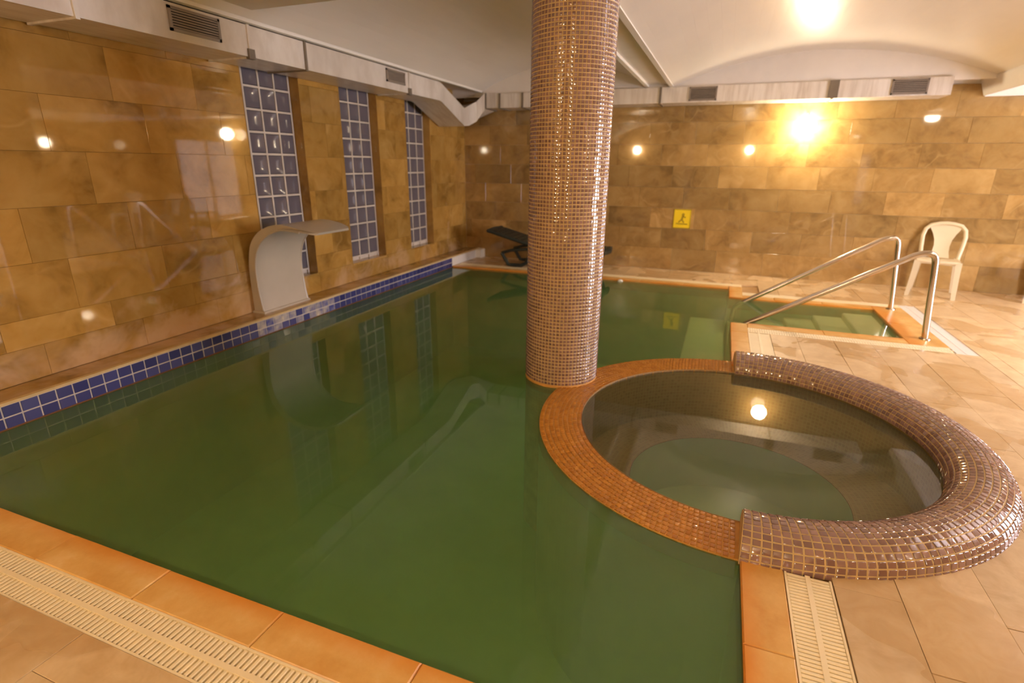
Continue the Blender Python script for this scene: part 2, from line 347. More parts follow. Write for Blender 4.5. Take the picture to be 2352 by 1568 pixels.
# windows of glass blocks, set back in marble reveals
BW = 0.19
gb = MB(); N = 6; GI = 0.080; GO = 0.086      # half width of the dished face and of the block
for i in range(N + 1):
    for j in range(N + 1):
        u = -1 + 2 * i / N; v_ = -1 + 2 * j / N; d = 0.010 * (1 - u * u) * (1 - v_ ** 6)
        gb.v.append((0.03 - d, u * GI, v_ * GI))
for i in range(N):
    for j in range(N): gb.f.append((i * (N + 1) + j, (i + 1) * (N + 1) + j, (i + 1) * (N + 1) + j + 1, i * (N + 1) + j + 1))
gb.smooth = True
gb.add([(x, sy * h, sz * h) for x, h in ((0.03, GI), (0.022, GO), (-0.03, GO)) for sy, sz in ((-1, -1), (1, -1), (1, 1), (-1, 1))],
       [(a + o, (a + 1) % 4 + o, (a + 1) % 4 + 4 + o, a + 4 + o) for o in (0, 4) for a in range(4)] + [(8, 9, 10, 11)])
gbm = gb.mesh('glass_block'); gbm.materials.append(M_GLASS)
for wi, (a, b) in enumerate(WIN):
    w = tag(build(MB().box(-4.235, -4.122, a, b, SILL - .02, WTOP), 'window_%d' % (wi + 1), M_MORTAR), ['tall glass block window behind the curved waterfall spout', 'tall glass block window, middle one of the three', 'tall glass block window nearest the far corner'][wi], kind='structure')
    y0 = b - 0.025 - 3 * BW
    for r in range(10):
        for c in range(3):
            link('glass_block', gbm, None, w, (-4.137, y0 + BW * (c + .5), SILL + 0.045 + 0.193 * (r + .5)))
    mg = MB()
    for c in range(4): mg.box(-4.124, -4.1045, y0 + BW * c - .0085, y0 + BW * c + .0085, SILL, WTOP)
    for r_ in range(11): mg.box(-4.124, -4.105, y0, y0 + 3 * BW, SILL + 0.045 + 0.193 * r_ - .0085, SILL + 0.045 + 0.193 * r_ + .0085)
    build(mg, 'mortar_grid', M_MORTAR, w)
    bx('jamb', M_MARBLE_L, w, -4.135, -4.0, b - 0.006, b, SILL, WTOP); bx('jamb', M_MARBLE_L, w, -4.135, -4.0, a, a + .006, SILL, WTOP)
    bx('window_sill', M_MARBLE_L, w, -4.135, -3.995, a, b, SILL - .02, SILL)

# glazed door in the right wall (daylight beyond)
dr = tag(build(MB().box(WX1 + .02, WX1 + .06, DY0, DY0 + .07, -0.004, DZ1).box(WX1 + .02, WX1 + .06, DY1 - .07, DY1, -0.004, DZ1).box(WX1 + .02, WX1 + .06, DY0, DY1, DZ1 - .07, DZ1).box(WX1 + .02, WX1 + .06, (DY0 + DY1) / 2 - .04, (DY0 + DY1) / 2 + .04, -0.004, DZ1 - .07), 'door_1', M_TRIM), 'glazed double door letting cool daylight in from the right', kind='structure')
bx('pane', M_DOORGLOW, dr, WX1 + .035, WX1 + .045, DY0 + .07, (DY0 + DY1) / 2 - .04, 0.05, DZ1 - .07)
bx('pane', M_DOORGLOW, dr, WX1 + .035, WX1 + .045, (DY0 + DY1) / 2 + .04, DY1 - .07, 0.05, DZ1 - .07)

# ceiling: vaults of narrow panels between white trims
ce = MB(); prof = [(-4.3, 2.60)]
for (x0, x1, zs, zc) in VAULTS:
    prof += [(x0, zs + .03)] + [(x0 + (x1 - x0) * i / 24, arc_z(x0 + (x1 - x0) * i / 24, x0, x1, zs, zc) + .02) for i in range(1, 24)] + [(x1, zs + .03)]
prof += [(WX1 + .2, 2.36)]
prof = [prof[0]] + [p for p in prof[1:]]
ce.add([(x, WY0 - .2, z) for x, z in prof] + [(x, WY1 + .2, z) for x, z in prof], [(i, i + 1, i + 1 + len(prof), i + len(prof)) for i in range(len(prof) - 1)])
ceiling = tag(build(ce, 'ceiling', M_VAULT), 'white barrel vaulted ceiling of narrow panels', kind='structure')
for (x0, x1, zs, zc) in VAULTS:
    k = max(1, round((x1 - x0) / 0.1)); pw = (x1 - x0) / k
    for i in range(k):
        a, b = x0 + pw * i + .0002, x0 + pw * (i + 1) - .0002; za, zb = arc_z(a, x0, x1, zs, zc), arc_z(b, x0, x1, zs, zc)
        build(MB().add([(a, WY0, za), (b, WY0, zb), (b, WY1 + .015, zb), (a, WY1 + .015, za), (a, WY0, za + .012), (b, WY0, zb + .012), (b, WY1 + .015, zb + .012), (a, WY1 + .015, za + .012)],
                       [(3, 2, 1, 0), (4, 5, 6, 7), (0, 1, 5, 4), (1, 2, 6, 5), (2, 3, 7, 6), (3, 0, 4, 7)]), 'ceiling_plank', M_VAULT, ceiling)
bx('soffit', M_PLASTER, ceiling, -1.12, -0.80, WY0, WY1 + .015, 2.515, 2.545)
bx('soffit', M_PLASTER, ceiling, -4.02, -3.5, WY0, WY1 + .015, 2.56, 2.585)
bx('cross_soffit', M_PLASTER, ceiling, -3.47, -1.16, 1.9, 3.52, 2.565, 2.58)
build(MB().extrude_y([(2.62, 2.47), (2.64, 2.52), (2.74, 2.52), (2.74, 2.32), (2.68, 2.305)], WY0, WY1 + .015), 'beam', M_PLASTER, ceiling)
bx('fascia', M_PLASTER, ceiling, -4.02, 2.65, 7.905, 7.93, 2.44, 3.0)
bx('fascia', M_PLASTER, ceiling, 2.68, WX1, 8.25, 8.275, 2.295, 3.0)
for i, (x, z, w_) in enumerate(((-3.535, 2.502, .055), (-1.12, 2.487, .045), (-0.80, 2.475, .05))):
    tag(build(MB().extrude_y([(x - w_ / 2, z), (x + w_ / 2, z), (x + w_ / 2, z + .05), (x - w_ / 2, z + .05)], WY0, 7.902), 'trim_%d' % (i + 1), M_TRIM),
        ['white ceiling moulding above the wall duct', 'white ceiling moulding left of the column strip', 'white ceiling moulding right of the column strip'][i], kind='structure')

# ------------------------------------------------------------------ swimming pool
pool = thing('swimming_pool', (-1.7, 4.2, -1.3), 'rectangular indoor swimming pool with orange stone edging and a stair recess', 'pool')
aO = math.acos((XE - TUB[0]) / TRO)
def pool_outline(e=0.0):
    """plan of the basin; e pushes the outline into the surrounding stone"""
    a = math.acos((XE + e - TUB[0]) / (TRO - e)); ro = TRO - e
    return [(PX0 - e, PY0 - e), (XE + e, PY0 - e), (XE + e, TUB[1] - ro * math.sin(a))] + tub_arc(ro, a, 2 * PI - a, 48, True)[1:-1] + [(XE + e, TUB[1] + ro * math.sin(a)), (0.215 + e, 5.60 - e), (1.70 + e, 5.64 - e), (1.70 + e, 6.78 + e), (0.205 + e, 6.74 + e), (0.195 + e, PY1 + e), (PX0 - e, PY1 + e)]
pin = pool_outline()
def wallstrip(poly, z0, z1, off=0.0):
    m = MB(); k = len(poly)
    m.add([(x, y, z0) for x, y in poly] + [(x, y, z1) for x, y in poly], [(i, (i + 1) % k, (i + 1) % k + k, i + k) for i in range(k)]); return m
bz = -1.25
basin = wallstrip(pin, bz, 0.0)
tri = geometry.tessellate_polygon([[Vector((x, y, 0)) for x, y in pin]]); basin.add([(x, y, bz) for x, y in pin], [tuple(t) for t in tri])
build(basin, 'basin', M_BASIN, pool)
for i in range(5):
    z = -0.045 - 0.055 * i; x1 = 1.69 - 0.29 * i
    if i == 4: build(MB().bbox(0.22, x1, 5.61, 6.73, bz + .002, z, .01), 'step', M_STEP, pool)
    else: build(MB().bbox(x1 - .29, x1, 5.645, 6.735, bz + .002, z, .01), 'step', M_STEP, pool)
build(MB().bbox(-0.22, 0.20, 4.75, 7.1, bz + .002, -0.36, .01), 'step', M_STEP, pool)
tag(build(MB().prism(pool_outline(0.02), bz - .03, 0.0), 'pool_water', M_WATER), 'still murky green water filling the swimming pool', 'water', kind='stuff')

# coping stones: local -y looks at the water
CW = 0.155
def coping(p0, p1, inward, width=CW, step=0.56, z=DECK, skip=()):
    """row of stones along p0->p1; inward = unit vector from stone towards the water"""
    L = math.hypot(p1[0] - p0[0], p1[1] - p0[1]); k = max(1, round(L / step)); ang = math.atan2(-inward[1], -inward[0]) - PI / 2
    ux, uy = (p1[0] - p0[0]) / L, (p1[1] - p0[1]) / L; w = L / k
    me = MB().bbox(-w / 2 + .0008, w / 2 - .0008, -width / 2, width / 2, -0.05, 0.0, .005).mesh('coping_stone'); me.materials.append(M_COPE)
    for i in range(k):
        cx, cy = p0[0] + ux * w * (i + .5) - inward[0] * width / 2, p0[1] + uy * w * (i + .5) - inward[1] * width / 2
        link('coping_stone', me, None, pool, (cx, cy, z + random.uniform(-.0015, .0015)), (0, 0, ang))
coping((-3.99, PY0), (XE + CW, PY0), (0, 1))
coping((XE, PY0 + .002), (XE, 1.98), (-1, 0))
coping((0.215, 4.31), (0.215, 5.60), (-1, 0), step=0.3)
coping((0.215 + CW, 5.62), (1.70, 5.64), (0, 1))
coping((1.70, 5.62 - CW), (1.70, 6.78 + CW), (-1, 0), width=0.30, step=0.6)
coping((1.70, 6.78), (0.205, 6.76), (0, -1))
coping((0.205, 6.765), (0.205, PY1 + CW), (-1, 0), step=0.3)
coping((0.2, PY1), (-3.74, PY1), (0, -1))

# ledge below the left wall with two rows of blue tiles
LEDZ = 0.158
ledge = build(MB().box(-4.0, PX0 - .006, PY0 - .3, WY1, -0.12, LEDZ).box(-4.0, PX0 - .006, PY0, PY1, bz, -0.12), 'ledge', M_MARBLE_L, pool)
bx('edge_strip', M_GROUT, ledge, PX0 - .03, PX0 + .001, PY0 - .3, WY1, LEDZ - .012, LEDZ + .004)
bx('plaster_face', M_PLASTER, ledge, PX0 - .006, PX0 - .0005, PY1 + .003, WY1, DECK, LEDZ - .012)
bx('grout_bed', M_MORTAR, ledge, PX0 - .006, PX0 - .003, PY0, PY1, -.09, LEDZ - .012)
bm_ = MB().bbox(-.043, .043, -.032, .032, 0, .005, .0015).mesh('blue_tile'); bm_.materials.append(M_BLUE)
bm2 = MB().bbox(-.043, .043, -.032, .032, 0, .005, .0015).mesh('blue_tile'); bm2.materials.append(M_LIME)
k = round((PY1 - PY0) / 0.095); pw = (PY1 - PY0) / k
for i in range(k):
    for r in range(2):
        y = PY0 + pw * (i + .5); lime = 3.5 < y < 4.55 and random.random() < 0.85
        link('blue_tile', bm2 if lime else bm_, None, ledge, (PX0 - .003, y, 0.109 - 0.073 * r), (PI / 2, 0, PI / 2))
bx('waterline_deposit', M_RUST, ledge, PX0 - .003, PX0 + .0035, PY0, PY1, -.004, .008)
# low block return in the far left corner
cb = tag(build(MB().bbox(-3.75, -3.66, 8.12, 8.3, 0.0, 0.155, .01), 'corner_block', M_PLASTER), 'small white stub block on the deck in the far left corner', 'block')

# return nozzle on the far pool edge
nz = thing('inlet_nozzle', (-1.18, PY1 - .01, 0.0), 'small white round inlet fitting on the far pool edge', 'nozzle')
build(MB().lathe([(0.0, .03), (.03, .028), (.038, .012), (.038, -.012), (0.0, -.014)], 0, 0, 20), 'flange', M_TRIM, nz, (-1.18, PY1 - .012, -.012), (PI / 2, 0, 0))
build(MB().lathe([(0.0, .05), (.012, .048), (.016, .03), (.016, .02)], 0, 0, 16), 'eyeball', M_TRIM, nz, (-1.18, PY1 - .012, -.012), (PI / 2, 0, 0))

# ------------------------------------------------------------------ deck tiles
tc_cache = {}
def clip_half(poly, nx, ny, d):
    out = []
    for i in range(len(poly)):
        a, b = poly[i], poly[(i + 1) % len(poly)]; da, db = nx * a[0] + ny * a[1] - d, nx * b[0] + ny * b[1] - d
        if da >= 0: out.append(a)
        if (da >= 0) != (db >= 0): t = da / (da - db); out.append((a[0] + (b[0] - a[0]) * t, a[1] + (b[1] - a[1]) * t))
    return out
def deck_area(x0, x1, y0, y1, tw, tl, ox=0.0, oy=0.0, along='y'):
    i0 = math.floor((x0 - ox) / tw)
    i = i0
    while ox + i * tw < x1 - 1e-6:
        a, b = max(x0, ox + i * tw), min(x1, ox + (i + 1) * tw); o2 = oy + (tl * 0.5 if i % 2 else 0.0)
        j = math.floor((y0 - o2) / tl)
        while o2 + j * tl < y1 - 1e-6:
            c, d = max(y0, o2 + j * tl), min(y1, o2 + (j + 1) * tl); j += 1
            if b - a < .02 or d - c < .02: continue
            cx, cy = (a + b) / 2, (c + d) / 2; dx, dy = cx - TUB[0], cy - TUB[1]; r = math.hypot(dx, dy)
            far = max(math.hypot(X - TUB[0], Y - TUB[1]) for X in (a, b) for Y in (c, d)); near = math.hypot(max(a - TUB[0], 0, TUB[0] - b), max(c - TUB[1], 0, TUB[1] - d))
            if far < 1.16: continue
            z = DECK + random.uniform(-.001, .001)
            if near < 1.14:
                poly = clip_half([(a + .0009, c + .0009), (b - .0009, c + .0009), (b - .0009, d - .0009), (a + .0009, d - .0009)], dx / r, dy / r, (dx * TUB[0] + dy * TUB[1]) / r + 1.13)
                if len(poly) < 3: continue
                build(MB().prism([(p[0] - cx, p[1] - cy) for p in poly], -0.024, 0), 'floor_tile', M_DECK, floor, (cx, cy, z)); continue
            key = (round(b - a, 3), round(d - c, 3))
            if key not in tc_cache:
                m = MB().bbox(-key[0] / 2 + .0009, key[0] / 2 - .0009, -key[1] / 2 + .0009, key[1] / 2 - .0009, -0.024, 0, .0012).mesh('floor_tile'); m.materials.append(M_DECK); tc_cache[key] = m
            link('floor_tile', tc_cache[key], None, floor, (cx, cy, z))
        i += 1
GR = 0.155
deck_area(-4.0, XE + CW + GR + .01, 0.0, PY0 - CW - GR, 0.6, 0.3, oy=0.18)
deck_area(XE + CW + GR + .012, 2.158, 0.0, 5.30, 0.3, 0.6, ox=0.477, oy=0.13)
deck_area(2.158, WX1, 0.0, WY1, 0.3, 0.6, ox=0.477, oy=0.13)
deck_area(XE + CW + GR + .012, 2.158, 6.78 + CW + GR, WY1, 0.3, 0.6, ox=0.477, oy=0.13)
deck_area(-3.75, XE + CW + GR + .012, PY1 + CW + GR, WY1, 0.6, 0.3)
bx('floor_slab', M_DECK, floor, -4.0, WX1, WY0, 0.0, -0.01, DECK - .001)

# ------------------------------------------------------------------ drain grates
def grate(name, x0, x1, y0, y1, along, label, individual=True, pitch=0.021, duty=0.33, gm=None):
    M_G = gm or M_GRATE
    g = thing(name, ((x0 + x1) / 2, (y0 + y1) / 2, 0.0), label, 'drain grate')
    bx('channel', M_CHANNEL, g, x0, x1, y0, y1, -.0038, -.0008)
    if along == 'x':
        for yy in (y0, y1 - .008): bx('side_rail', M_G, g, x0, x1, yy, yy + .008, -.0008, DECK - .002)
        bx('spine', M_G, g, x0, x1, (y0 + y1) / 2 - .009, (y0 + y1) / 2 + .009, -.0008, DECK - .0015)
        L, o, w = x1 - x0, x0, y1 - y0 - .016
    else:
        for xx in (x0, x1 - .008): bx('side_rail', M_G, g, xx, xx + .008, y0, y1, -.0008, DECK - .002)
        bx('spine', M_G, g, (x0 + x1) / 2 - .009, (x0 + x1) / 2 + .009, y0, y1, -.0008, DECK - .0015)
        L, o, w = y1 - y0, y0, x1 - x0 - .016
    k = int(L / pitch); s = MB()
    d = (-pitch * duty, pitch * duty, -w / 2, w / 2, -.0008, DECK - .003) if along == 'x' else (-w / 2, w / 2, -pitch * duty, pitch * duty, -.0008, DECK - .003)
    if individual: me = MB().bbox(*d, .002).mesh('slat'); me.materials.append(M_G)
    for i in range(k):
        c = ((o + pitch * (i + .5), (y0 + y1) / 2, 0) if along == 'x' else ((x0 + x1) / 2, o + pitch * (i + .5), 0))
        if individual: link('slat', me, None, g, c)
        else: s.box(d[0] + c[0], d[1] + c[0], d[2] + c[1], d[3] + c[1], d[4], d[5])
    if not individual: tag(build(s, 'slats', M_G, g), kind='stuff')
    return g
grate('drain_grate', -3.3, XE + CW - .002, PY0 - CW - GR, PY0 - CW, 'x', 'long cream slatted drain grate along the near edge of the pool')
grate('drain_grate', XE + CW + .002, XE + CW + GR + .009, 0.45, 1.955, 'y', 'short cream slatted drain grate running up to the round tub', True, 0.0165, 0.4)
bx('floor_tile', M_DECK, floor, -4.0, -3.3, PY0 - CW - GR, PY0 - CW, -.004, DECK)
bx('floor_tile', M_DECK, floor, XE + CW - .002, XE + CW + GR + .008, 0.0, 0.45, -.004, DECK)
grate('drain_grate', 0.215 + CW, XE + CW + GR + .010, 4.43, 5.30, 'y', 'cream drain grate between the round tub and the stair recess', False, 0.021, 0.42)
grate('drain_grate', 0.215 + CW, 2.0, 5.62 - CW - GR, 5.62 - CW - .003, 'x', 'cream drain grate along the near side of the stair recess', False, 0.021, 0.42)
grate('drain_grate', 2.0, 2.0 + GR, 5.30, 7.10, 'y', 'white drain grate at the foot of the handrail posts', False, 0.021, 0.46, M_TRIM)
grate('drain_grate', 0.205 + CW, 2.0, 6.78 + CW + .003, 6.78 + CW + GR, 'x', 'cream drain grate along the far side of the stair recess', False, 0.021, 0.42)
grate('drain_grate', -3.74, 0.36, PY1 + CW + .003, PY1 + CW + GR, 'x', 'cream drain grate along the far edge of the pool', False, 0.021, 0.42)

# ------------------------------------------------------------------ mosaic column
def tile_mesh(mb, c, u, w, nrm, su, sw, t=0.004, ch=0.16, dome=0.06, dome_w=0.06):
    """raised, slightly domed tile: centre c, in-plane unit vectors u, w"""
    a, b = u * su / 2, w * sw / 2; a2, b2 = a * (1 - ch), b * (1 - ch); h = nrm * t
    P = [c - a - b, c + a - b, c + a + b, c - a + b, c - a2 - b2 + h, c + a2 - b2 + h, c + a2 + b2 + h, c - a2 + b2 + h]
    mb.add(P, [(4, 5, 6, 7), (0, 1, 5, 4), (1, 2, 6, 5), (2, 3, 7, 6), (3, 0, 4, 7)]); mb.smooth = 'dome'
    for k, kw in ((0.9, 0.9), (dome, dome_w)):
        for x, y in ((-1, -1), (1, -1), (1, 1), (-1, 1)): mb.nr.append(tuple((nrm + u * (x * k) + w * (y * kw)).normalized()))
def tilt(nrm, u, w, s):
    du, dw = random.gauss(0, s), random.gauss(0, s); n2 = (nrm + u * du + w * dw).normalized(); u2 = (u - n2 * u.dot(n2)).normalized(); return n2, u2, n2.cross(u2)
colm = thing('mosaic_column', (COLC[0], COLC[1], -1.25), 'tall round column clad in small brown mosaic tiles', 'column')
build(MB().lathe([(COLR, -1.25), (COLR, 2.515)], *COLC, 96), 'shaft', M_GROUT, colm)
mbt = MB(); nc = 66; ph = 0.0244; z = 0.03
while z < 2.51:
    for i in range(nc):
        a = 2 * PI * i / nc; nrm = Vector((math.cos(a), math.sin(a), 0)); u = Vector((-math.sin(a), math.cos(a), 0)); w = Vector((0, 0, 1))
        if nrm.y > 0.75: continue
        n2, u2, w2 = tilt(nrm, u, w, 0.025)
        tile_mesh(mbt, Vector((COLC[0] + (COLR - .0005) * nrm.x, COLC[1] + (COLR - .0005) * nrm.y, z)), u2, w2, n2, 2 * PI * COLR / nc * .76, ph * .76, .004, .16, .05, .12)
    z += ph
tag(build(mbt, 'mosaic_tiles', M_MOSAIC, colm), kind='stuff')
build(MB().lathe([(COLR + .001, -0.05), (COLR + .003, -0.02), (COLR + .003, .012), (COLR, .018)], *COLC, 96), 'rust_band', M_RUSTGROUT, colm)

# ------------------------------------------------------------------ round tub
tub = thing('whirlpool_tub', (TUB[0], TUB[1], -0.95), 'round whirlpool tub with a raised brown mosaic rim set into the pool corner', 'hot tub')
def uv_lathe(prof, n, name, mat, parent, a0=0, a1=2 * PI):
    mb = MB().lathe(prof, TUB[0], TUB[1], n, a0, a1); me = bpy.data.meshes.new(name); me.from_pydata(mb.v, [], mb.f); me.update()
    lay = me.uv_layers.new(name='UVMap'); s = [0.0]
    for p, q in zip(prof, prof[1:]): s.append(s[-1] + math.hypot(q[0] - p[0], q[1] - p[1]))
    m = len(prof)
    for poly in me.polygons:
        j0 = min(me.loops[l].vertex_index // m for l in poly.loop_indices); wrap = any(me.loops[l].vertex_index // m > j0 + 1 for l in poly.loop_indices)
        for l in poly.loop_indices:
            vi = me.loops[l].vertex_index; j, i = divmod(vi, m)
            if wrap and j == 0: j = n
            lay.data[l].uv = ((a1 - a0) * j / n * 0.965, s[i])
    me.polygons.foreach_set('use_smooth', [True] * len(me.polygons)); me.set_sharp_from_angle(angle=math.radians(38))
    return link(name, me, mat, parent)
uv_lathe([(TRI, 0.012), (TRI, -0.38), (0.64, -0.40), (0.64, -0.85), (0.001, -0.86)], 72, 'shell', M_TUB, tub)
build(MB().prism(tub_arc(0.638, 0, 2 * PI, 64)[:-1], -0.858, -0.80), 'tub_floor', M_TUBFLOOR, tub)
build(MB().lathe([(0.637, -0.402), (0.637, -0.81)], TUB[0], TUB[1], 72), 'well_wall', M_TUBFLOOR, tub)
# pool-side flat lip
tub_a0, tub_a1 = aE, 2 * PI - aE
build(MB().lathe([(TRO, -0.02), (TRO, 0.006), (TRI, 0.006), (TRI, -0.02)], TUB[0], TUB[1], 72, math.acos((XE - TUB[0]) / TRO) , 2 * PI - math.acos((XE - TUB[0]) / TRO)), 'lip', M_RUSTGROUT, tub)
build(MB().lathe([(TRO + .003, -0.085), (TRO + .003, -0.004)], TUB[0], TUB[1], 72, aO + .01, 2 * PI - aO - .01), 'wall_band', M_TUB, tub)
mbt = MB(); k = 9; pr = (TRO - TRI) / k
for i in range(k):
    r = TRI + pr * (i + .5); a0 = math.acos((XE - TUB[0]) / r) + .012; a1 = 2 * PI - a0; m = int((a1 - a0) * r / 0.0255)
    for j in range(m):
        a = a0 + (a1 - a0) * (j + .5) / m; x, y = TUB[0] + r * math.cos(a), TUB[1] + r * math.sin(a)
        if math.hypot(x - COLC[0], y - COLC[1]) < COLR - .01: continue
        u = Vector((-math.sin(a), math.cos(a), 0)); w = Vector((math.cos(a), math.sin(a), 0)); n2, u2, w2 = tilt(Vector((0, 0, 1)), u, w, 0.04)
        tile_mesh(mbt, Vector((x, y, 0.0055)), u2, w2, n2, (a1 - a0) * r / m * .8, pr * .8, .005)
lipw = tag(build(mbt, 'lip_mosaic', M_MOSAIC_WET, tub), kind='stuff')
# deck-side raised rim
RC, RA, RH = 1.098, 0.142, 0.128
aR0 = -math.acos((XE - TUB[0]) / RC); aR1 = -aR0
def rim_pt(th, a, grow=0.0):
    r = RC - (RA + grow) * math.cos(th); z = (RH + grow) * math.sin(th) ** 0.85 + 0.0
    return Vector((TUB[0] + r * math.cos(a), TUB[1] + r * math.sin(a), z))
rp = [rim_pt(PI * i / 20, 0) for i in range(21)]
rprof = [(p.x - TUB[0], p.z) for p in rp]
rim = MB(); nA = 80; rings = [[rim_pt(PI * i / 20, aR0 + (aR1 - aR0) * j / nA) for i in range(21)] for j in range(nA + 1)]
rim.loft(rings); rim.smooth = True
build(rim, 'rim', M_GROUT, tub)
uv_lathe([(TRI + .004, 0.03), (TRI - .006, 0.022), (TRI - .006, -0.012)], 60, 'rust_band', M_RUSTGROUT, tub, aR0, aR1)
# arc length parametrisation across the rim
S = [0.0]; TH = [PI * i / 200 for i in range(201)]
for i in range(200): S.append(S[-1] + (rim_pt(TH[i + 1], 0) - rim_pt(TH[i], 0)).length)
rowsN = round(S[-1] / 0.029); tiles = []; ncol = round((aR1 - aR0) * RC / 0.034)
camp = Vector((0, 0, CAM_H))
for i in range(rowsN):
    s = S[-1] * (i + .5) / rowsN; q = next(t for t in range(200) if S[t + 1] >= s); th = TH[q] + (TH[q + 1] - TH[q]) * (s - S[q]) / (S[q + 1] - S[q])
    for j in range(ncol):
        a = aR0 + (aR1 - aR0) * (j + .5) / ncol; c = rim_pt(th, a)
        w = (rim_pt(th + .01, a) - rim_pt(th - .01, a)).normalized(); u = Vector((-math.sin(a), math.cos(a), 0)); nrm = u.cross(w)
        if nrm.dot(c - Vector((TUB[0] + RC * math.cos(a), TUB[1] + RC * math.sin(a), -0.02))) < 0: nrm = -nrm
        n2, u2, w2 = tilt(nrm, u, w, 0.05); r = math.hypot(c.x - TUB[0], c.y - TUB[1])
        vis = max(0.0, n2.dot((camp - c).normalized())) / (camp - c).length ** 2
        tiles.append((vis, c, u2, w2, n2, (aR1 - aR0) * r / ncol * .84, S[-1] / rowsN * .82))
tiles.sort(key=lambda t: -t[0])
rest = MB()
for t_i, (vis, c, u2, w2, n2, su, sw) in enumerate(tiles):
    if t_i < 300:
        mb = MB(); tile_mesh(mb, Vector((0, 0, 0)), u2, w2, n2, su, sw, .0045); build(mb, 'mosaic_tile', M_MOSAIC, tub, tuple(c - n2 * .0005))
    else: tile_mesh(rest, c - n2 * .0005, u2, w2, n2, su, sw, .0045)
tag(build(rest, 'mosaic_tiles', M_MOSAIC, tub), kind='stuff')
tag(build(MB().prism(tub_arc(TRI + .012, 0, 2 * PI, 72)[:-1], -0.9, 0.0), 'tub_water', M_TUBWATER), 'clear brownish water filling the round tub', 'water', kind='stuff')

# ------------------------------------------------------------------ waterfall spout on the ledge
sp = thing('waterfall_spout', (-3.9, 3.96, LEDZ), 'curved swan neck waterfall spout standing on the ledge by the wall', 'fountain')
front = [(-3.872, .158), (-3.895, .30), (-3.905, .45), (-3.903, .58), (-3.872, .71), (-3.80, .82), (-3.68, .905), (-3.55, .94), (-3.40, .935), (-3.235, .905)]
back = [(-3.225, .925), (-3.40, .965), (-3.56, .985), (-3.70, .965), (-3.83, .905), (-3.93, .80), (-3.975, .66), (-3.992, .50), (-3.994, .158)]
def sweep_prof(pts, sub=4):
    out = []
    for i in range(len(pts) - 1):
        p0, p1, p2, p3 = pts[max(0, i - 1)], pts[i], pts[i + 1], pts[min(len(pts) - 1, i + 2)]
        for s in range(sub):
            t = s / sub; out.append(tuple(.5 * ((2 * p1[k]) + (-p0[k] + p2[k]) * t + (2 * p0[k] - 5 * p1[k] + 4 * p2[k] - p3[k]) * t * t + (-p0[k] + 3 * p1[k] - 3 * p2[k] + p3[k]) * t ** 3) for k in (0, 1)))
    return out + [pts[-1]]
fp, bp = sweep_prof(front), sweep_prof(back)
body = MB(); Y0, Y1 = 3.68, 4.25
# the lip tapers and has rounded corners
def yspan(x):
    t = max(0.0, (x + 3.42) / 0.2); ins = 0.10 * (1 - math.sqrt(max(0, 1 - min(1, t) ** 2))); return Y0 + ins, Y1 - ins
pr_ = fp + bp; rl, rr = [], []
for x, z in pr_:
    a, b = yspan(x); rl.append((x, a, z)); rr.append((x, b, z))
nn = len(pr_); tri = geometry.tessellate_polygon([[Vector((p[0], p[1], 0)) for p in pr_]])
body.add(rl + rr, [(i, i + nn, (i + 1) % nn + nn, (i + 1) % nn) for i in range(nn)] + [tuple(t) for t in tri] + [tuple(i + nn for i in reversed(t)) for t in tri]); body.smooth = True
build(body, 'neck', M_SPOUT, sp)
build(MB().bbox(-3.998, -3.855, Y0 - .02, Y1 + .02, LEDZ, LEDZ + .02, .006), 'base_plate', M_SPOUT, sp)
for y in (Y0 - .006, Y1 + .006):
    build(MB().tube([(x, y, z) for x, z in fp[:-3]], .009, 8), 'edge_bead', M_SPOUT, sp)

# ------------------------------------------------------------------ handrails
def bez(p0, p1, p2, n=8): return [tuple((1 - t) ** 2 * a + 2 * t * (1 - t) * b + t * t * c for a, b, c in zip(p0, p1, p2)) for t in [i / n for i in range(n + 1)]]
for y, lab in ((6.84, 'far stainless steel handrail sloping into the stair recess'), (5.69, 'near stainless steel handrail sloping into the stair recess')):
    h = thing('handrail', (1.87, y, DECK), lab, 'handrail', 'stair handrails')
    yy = y if y < 6 else y - 0.0
    ys = y + (.02 if y < 6 else -.16)            # slopes lean in over the steps
    top = (1.795, y, .835)
    path = [(1.872, y, DECK), (1.815, y, .62)] + bez((1.805, y, .72), top, (1.64, y + (ys - y) * .1, .765)) + [(0.385, ys, 0.0), (0.31, ys, -.05), (0.27, ys, -.10), (0.262, ys, -.262)]
    build(MB().tube(path, .027, 14), 'rail', M_STEEL, h)
    build(MB().lathe([(.024, .012), (.045, .008), (.047, 0.0)], 0, 0, 24), 'floor_flange', M_STEEL, h, (1.872, y, DECK + .0005))

# ------------------------------------------------------------------ air duct along left and back wall
duct = thing('air_duct', (-3.78, 5.0, 2.27), 'white sheet metal air duct running along both walls under the ceiling', 'duct')
ZB, ZT, DXF = 2.275, 2.495, -3.56
def dsec(y0, y1): build(MB().box(-3.985, DXF, y0, y1, ZB, ZT), 'duct_section', M_DUCT, duct)
cuts = [WY0 + .3, 0.9, 2.35, 3.60, 4.22, 5.93]
for a, b in zip(cuts, cuts[1:]): dsec(a, b - .012)
for y in cuts[1:]:
    build(MB().box(-3.99, DXF + .012, y - .018, y + .006, ZB - .012, ZT + .004), 'flange', M_FLANGE if y in (4.22,) else M_DUCT, duct)
for y in (3.60, 5.93): bx('hanger', M_FLANGE, duct, DXF - .02, DXF + .016, y - .03, y + .03, ZB - .016, ZB + .055)
